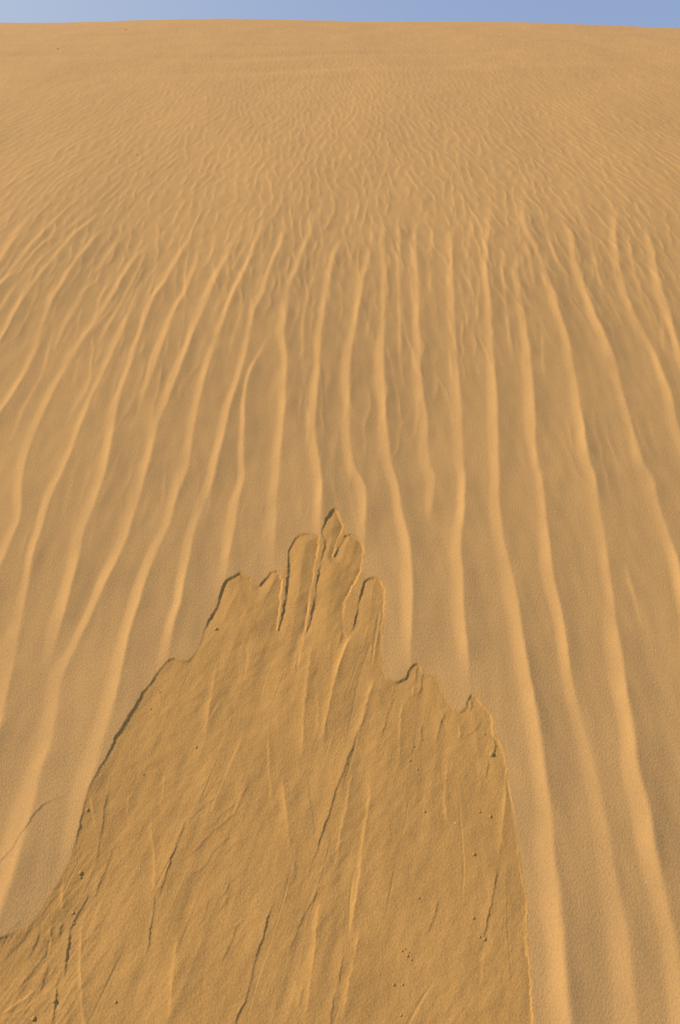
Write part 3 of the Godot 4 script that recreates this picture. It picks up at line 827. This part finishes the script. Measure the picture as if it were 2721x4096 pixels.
func build_ground(dry: Material, damp: Material):
	stamp.resize(nr * nc)
	stamp.fill(-1)
	var lists := {}
	for i in nr - 1:
		var o := i * nc
		for j in nc - 1:
			var who := owner_of[o + j]
			if not lists.has(who):
				lists[who] = []
				lists[who] = PackedInt32Array()
			lists[who].append(o + j)
	var dune := part("sand_dune", mesh_of(lists[0]), dry, self)
	dune.set_meta("kind", "structure")
	dune.set_meta("label", "wind rippled slope of pale orange sand rising to the skyline")
	var keys := lists.keys()
	keys.sort()
	var ripples := 0
	for k in keys:
		if k > 0 and k < 1000 and lists[k].size() > 40:
			part("ripple" if ripples == 0 else "ripple_%03d" % ripples, mesh_of(lists[k]), dry, dune)
			ripples += 1
		elif k > 0 and k < 1000:
			part("sand_strip", mesh_of(lists[k]), dry, dune)
	var scar := Node3D.new()
	scar.name = "slide_scar"
	add_child(scar)
	scar.set_meta("label", "darker bared hollow of firm sand with finger shaped upper edge, cut into the ripples")
	scar.set_meta("category", "sand hollow")
	part("floor", mesh_of(lists[1000]), damp, scar)
	var count := {}
	for k in keys:
		if k > 1000:
			var called := "lobe"
			if k == 1099:
				called = "broken_edge"
			elif k == 1098:
				called = "standing_ridge"
			elif k > 2000:
				called = "groove" if ledge_lines[k - 2001].kind == "d" else ("fold" if ledge_lines[k - 2001].kind == "b" else "furrow")
			elif k in [1002, 1004, 1005]:
				called = "finger"
			elif k == 1003:
				called = "finger_tip"
			var c: int = count.get(called, 0)
			count[called] = c + 1
			part(called if c == 0 else "%s_%03d" % [called, c], mesh_of(lists[k]), damp, scar)

func sand_material(c: Color, n_seed: int, spread: float, drift := 0.0012) -> StandardMaterial3D:
	var m := StandardMaterial3D.new()
	m.albedo_color = c
	m.roughness = 0.95
	m.metallic_specular = 0.25
	m.uv1_triplanar = true
	m.uv1_world_triplanar = true
	m.uv1_scale = Vector3.ONE * 0.8
	# grains: a little lighter and darker, dark minerals here and there
	var size := 1024
	var im := Image.create(size, size, false, Image.FORMAT_RGB8)
	var rng := RandomNumberGenerator.new()
	rng.seed = n_seed
	# drifts of slightly different sand, made of waves that fit the tile
	var cloud := PackedFloat32Array()
	cloud.resize(128 * 128)
	for k in 18:
		var fx := rng.randi_range(-7, 7)
		var fy := rng.randi_range(1, 7)
		var ph := rng.randf() * TAU
		for y in 128:
			for x in 128:
				cloud[y * 128 + x] += drift * sin((x * fx + y * fy) * TAU / 128.0 + ph)
	for y in size:
		for x in size:
			var v := 0.96 - spread * rng.randf() + cloud[(y >> 3) * 128 + (x >> 3)]
			if rng.randf() < 0.02:
				v -= 0.22 * rng.randf()
			im.set_pixel(x, y, Color(v, v * (0.985 + 0.03 * rng.randf()), v * (0.97 + 0.05 * rng.randf())))
	m.albedo_texture = ImageTexture.create_from_image(im)
	var bump := NoiseTexture2D.new()
	bump.width = 1024
	bump.height = 1024
	bump.seamless = true
	bump.as_normal_map = true
	bump.bump_strength = 4.0
	var bn := FastNoiseLite.new()
	bn.seed = n_seed + 1
	bn.noise_type = FastNoiseLite.TYPE_SIMPLEX
	bn.frequency = 0.22
	bn.fractal_octaves = 3
	bump.noise = bn
	m.normal_enabled = true
	m.normal_texture = bump
	m.normal_scale = 0.13
	return m

# ------------------------------------------------------------------ small things
func spot(x: float, d: float) -> Vector3:
	var i := clampi(row_d.bsearch(d), 0, nr - 1)
	var j := clampi(col_u.bsearch(x / row_z[i]), 0, nc - 1)
	return pos[i * nc + j]

func lump(r: float, flat: float, lump_seed: int) -> ArrayMesh:
	var nz := noise(lump_seed)
	var st := SurfaceTool.new()
	st.begin(Mesh.PRIMITIVE_TRIANGLES)
	var rings := 8
	var sides := 12
	for a in rings + 1:
		for b in sides:
			var th := PI * a / rings
			var ph := TAU * b / sides
			var dir := Vector3(sin(th) * cos(ph), cos(th), sin(th) * sin(ph))
			var k := r * (1.0 + 0.24 * nz.get_noise_3dv(dir * 1.1) + 0.06 * nz.get_noise_3dv(dir * 3.1))
			st.set_smooth_group(0)
			st.add_vertex(Vector3(dir.x * k, dir.y * k * flat, dir.z * k))
	for a in rings:
		for b in sides:
			var p := a * sides + b
			var q := a * sides + (b + 1) % sides
			st.add_index(p)
			st.add_index(p + sides)
			st.add_index(q)
			st.add_index(q)
			st.add_index(p + sides)
			st.add_index(q + sides)
	st.generate_normals()
	return st.commit()

func bit(called: String, label: String, category: String, group: String, x_cm: float, d_cm: float, r_mm: float, flat: float, mat: Material):
	var nm := numbered(called)
	var o := part(nm, lump(r_mm * 0.001, flat, 300 + nm.hash() % 9000), mat, self)
	o.position = spot(x_cm * 0.01, d_cm * 0.01) + Vector3(0, 0.866, 0.5) * r_mm * 0.001 * flat * 0.05
	o.rotation = Vector3(deg_to_rad(30), 0, 0)
	o.rotate_object_local(Vector3.UP, (nm.hash() % 628) * 0.01)
	o.set_meta("label", label)
	o.set_meta("category", category)
	o.set_meta("group", group)

func plain(c: Color, rough: float) -> StandardMaterial3D:
	var m := StandardMaterial3D.new()
	m.albedo_color = c
	m.roughness = rough
	return m

func loose_bits():
	var clod := sand_material(Color(0.735, 0.566, 0.328), 31, 0.12)
	clod.uv1_scale = Vector3.ONE * 9.0
	var shell := plain(Color(0.86, 0.82, 0.74), 0.5)
	var stone := plain(Color(0.2, 0.17, 0.14), 0.8)
	bit("sand_clod", "rounded sand clod high on the left lobe, near its dark left edge", "sand clod", "loose clods of sand on the bared hollow", -26.54, 154.69, 4.08, 0.5, clod)
	bit("sand_clod", "tiny sand clod below the small notch in the hollow's left edge, upper of two", "sand clod", "loose clods of sand on the bared hollow", -36.17, 141.20, 2.12, 0.5, clod)
	bit("sand_clod", "tiny sand clod under another one, close beside the dark left edge of the hollow", "sand clod", "loose clods of sand on the bared hollow", -37.20, 138.02, 2.09, 0.5, clod)
	bit("sand_clod", "small sand clod on the left flank of the hollow, below its dark edge", "sand clod", "loose clods of sand on the bared hollow", -36.31, 126.40, 1.96, 0.5, clod)
	bit("sand_clod", "round sand clod at the left margin of the hollow with a smaller clod touching below", "sand clod", "loose clods of sand on the bared hollow", -43.89, 111.06, 3.59, 0.5, clod)
	bit("sand_clod", "smaller sand clod touching the underside of a round clod at the left margin", "sand clod", "loose clods of sand on the bared hollow", -43.68, 110.42, 2.15, 0.5, clod)
	bit("sand_clod", "elongated sand clod in the narrow top corner of the left margin, beside the bright ripple", "sand clod", "loose clods of sand on the bared hollow", -45.08, 120.31, 3.03, 0.5, clod)
	bit("sand_clod", "sand clod above the dark gash at the lower left of the hollow, upper of two", "sand clod", "loose clods of sand on the bared hollow", -43.65, 105.64, 2.43, 0.5, clod)
	bit("sand_clod", "sand clod at the upper end of the dark gash at the lower left", "sand clod", "loose clods of sand on the bared hollow", -43.12, 104.27, 2.07, 0.5, clod)
	bit("sand_clod", "lumpy dark sided sand clod at the bottom left corner of the picture", "sand clod", "loose clods of sand on the bared hollow", -46.14, 92.87, 3.52, 0.5, clod)
	bit("sand_clod", "long sand clod lodged beside the short dark gash near the bottom left corner", "sand clod", "loose clods of sand on the bared hollow", -43.53, 94.93, 2.92, 0.5, clod)
	bit("sand_clod", "upright sand clod standing by itself near the bottom edge, right of the long bright rim", "sand clod", "loose clods of sand on the bared hollow", -34.28, 94.85, 2.59, 0.5, clod)
	bit("sand_clod", "small sand clod on the plain middle of the left lobe, far from any edge", "sand clod", "loose clods of sand on the bared hollow", -27.34, 131.05, 2.41, 0.5, clod)
	bit("sand_clod", "pinhead sand clod on the rounded knob at the right edge of the hollow", "sand clod", "loose clods of sand on the bared hollow", 27.64, 133.42, 2.04, 0.5, clod)
	bit("sand_clod", "curled flake of sand at the foot of the groove on the right edge knob", "sand clod", "loose clods of sand on the bared hollow", 28.48, 129.82, 4.40, 0.5, clod)
	bit("sand_clod", "small sand clod stuck on the dark groove below the twin tipped lobe", "sand clod", "loose clods of sand on the bared hollow", 15.57, 132.38, 2.03, 0.5, clod)
	bit("sand_clod", "crumb of sand in the trail of crumbs below the twin tipped lobe, topmost", "sand clod", "loose clods of sand on the bared hollow", 13.81, 131.23, 2.42, 0.5, clod)
	bit("sand_clod", "crumb of sand in the trail below the twin tipped lobe, second from its bottom", "sand clod", "loose clods of sand on the bared hollow", 12.97, 128.74, 2.38, 0.5, clod)
	bit("sand_clod", "crumb of sand at the bottom of the trail below the twin tipped lobe", "sand clod", "loose clods of sand on the bared hollow", 14.21, 127.24, 2.37, 0.5, clod)
	bit("sand_clod", "ring like sand clod alone in the smooth centre of the right half", "sand clod", "loose clods of sand on the bared hollow", 14.97, 120.35, 2.66, 0.5, clod)
	bit("sand_clod", "small sand clod in the right half, beside and left of a ring like clod", "sand clod", "loose clods of sand on the bared hollow", 24.83, 120.35, 2.28, 0.5, clod)
	bit("sand_clod", "ring like sand clod near the bright right rim, right of a smaller clod", "sand clod", "loose clods of sand on the bared hollow", 26.63, 119.57, 2.64, 0.5, clod)
	bit("sand_clod", "sand clod below the pair near the right rim, above the long dark groove", "sand clod", "loose clods of sand on the bared hollow", 22.98, 113.92, 2.92, 0.5, clod)
	bit("sand_clod", "sand clod left of the long dark groove in the right half", "sand clod", "loose clods of sand on the bared hollow", 21.65, 105.05, 2.42, 0.5, clod)
	bit("sand_clod", "sand clod lying on the lower end of the long dark groove, right of another", "sand clod", "loose clods of sand on the bared hollow", 23.14, 102.44, 2.73, 0.5, clod)
	bit("sand_clod", "sand clod at the left of another at the lower end of the long dark groove", "sand clod", "loose clods of sand on the bared hollow", 22.37, 102.63, 2.05, 0.5, clod)
	bit("sand_clod", "half buried sand clod in the lower right half, above the scattered crumbs", "sand clod", "loose clods of sand on the bared hollow", 13.04, 107.84, 2.11, 0.5, clod)
	bit("sand_clod", "crumb of sand in the lower cluster of five, leftmost", "sand clod", "loose clods of sand on the bared hollow", 9.71, 100.94, 2.02, 0.5, clod)
	bit("sand_clod", "crumb of sand in the lower cluster of five, topmost", "sand clod", "loose clods of sand on the bared hollow", 10.31, 101.12, 1.69, 0.5, clod)
	bit("sand_clod", "crumb of sand at the centre of the lower cluster of five", "sand clod", "loose clods of sand on the bared hollow", 10.57, 100.29, 2.02, 0.5, clod)
	bit("sand_clod", "crumb of sand in the lower cluster of five, lowest", "sand clod", "loose clods of sand on the bared hollow", 11.21, 99.80, 1.67, 0.5, clod)
	bit("sand_clod", "crumb of sand in the lower cluster of five, rightmost of the upper ones", "sand clod", "loose clods of sand on the bared hollow", 10.84, 100.72, 1.35, 0.5, clod)
	bit("sand_clod", "flat sand crumb below the cluster of five, left of its twin", "sand clod", "loose clods of sand on the bared hollow", 8.21, 96.79, 2.30, 0.5, clod)
	bit("sand_clod", "flat sand crumb below the cluster of five, right of its twin", "sand clod", "loose clods of sand on the bared hollow", 9.57, 96.88, 1.97, 0.5, clod)
	bit("sand_clod", "sand clod near the bottom edge under the scattered crumbs", "sand clod", "loose clods of sand on the bared hollow", 9.16, 93.31, 1.93, 0.5, clod)
	bit("shell_grain", "white shell grain in the right half of the hollow, between two small clods", "shell grain", "pale grains lying on the sand", 20.25, 118.56, 0.97, 0.8, shell)
	bit("shell_grain", "white shell grain in the trough at the far right, beside a bright ripple", "shell grain", "pale grains lying on the sand", 51.39, 109.90, 0.92, 0.8, shell)
	bit("shell_grain", "white shell grain in the grey trough right of the right hand finger lobe", "shell grain", "pale grains lying on the sand", 11.05, 150.35, 0.86, 0.8, shell)
	bit("shell_grain", "white shell grain in the lower left of the hollow, left of the bright thin curve", "shell grain", "pale grains lying on the sand", -33.92, 111.69, 0.93, 0.8, shell)
	bit("shell_grain", "white shell grain just right of the strong dark groove at the lower left", "shell grain", "pale grains lying on the sand", -28.36, 108.49, 0.92, 0.8, shell)
	bit("shell_grain", "white shell grain on rippled sand at the right, level with the tallest lobe tip", "shell grain", "pale grains lying on the sand", 52.67, 184.54, 1.34, 0.8, shell)
	bit("shell_grain", "white shell grain on rippled sand at the left, well above the hollow", "shell grain", "pale grains lying on the sand", -56.77, 225.68, 1.57, 0.8, shell)
	bit("shell_grain", "white shell grain just inside the hollow where its left edge starts to darken", "shell grain", "pale grains lying on the sand", -43.94, 126.10, 1.01, 0.8, shell)
	bit("dark_pebble", "dark pebble high on the slope a little below the skyline, left of the middle", "pebble", "dark pebbles on the upper slope", -227.79, 938.06, 8.96, 0.5, stone)
	bit("dark_pebble", "dark pebble among the fine ripples on the left of the upper slope", "pebble", "dark pebbles on the upper slope", -94.43, 396.77, 3.94, 0.5, stone)
	bit("dark_pebble", "dark pebble on the plain left part of the upper slope, smaller than the rest", "pebble", "dark pebbles on the upper slope", -234.37, 730.87, 7.02, 0.7, stone)
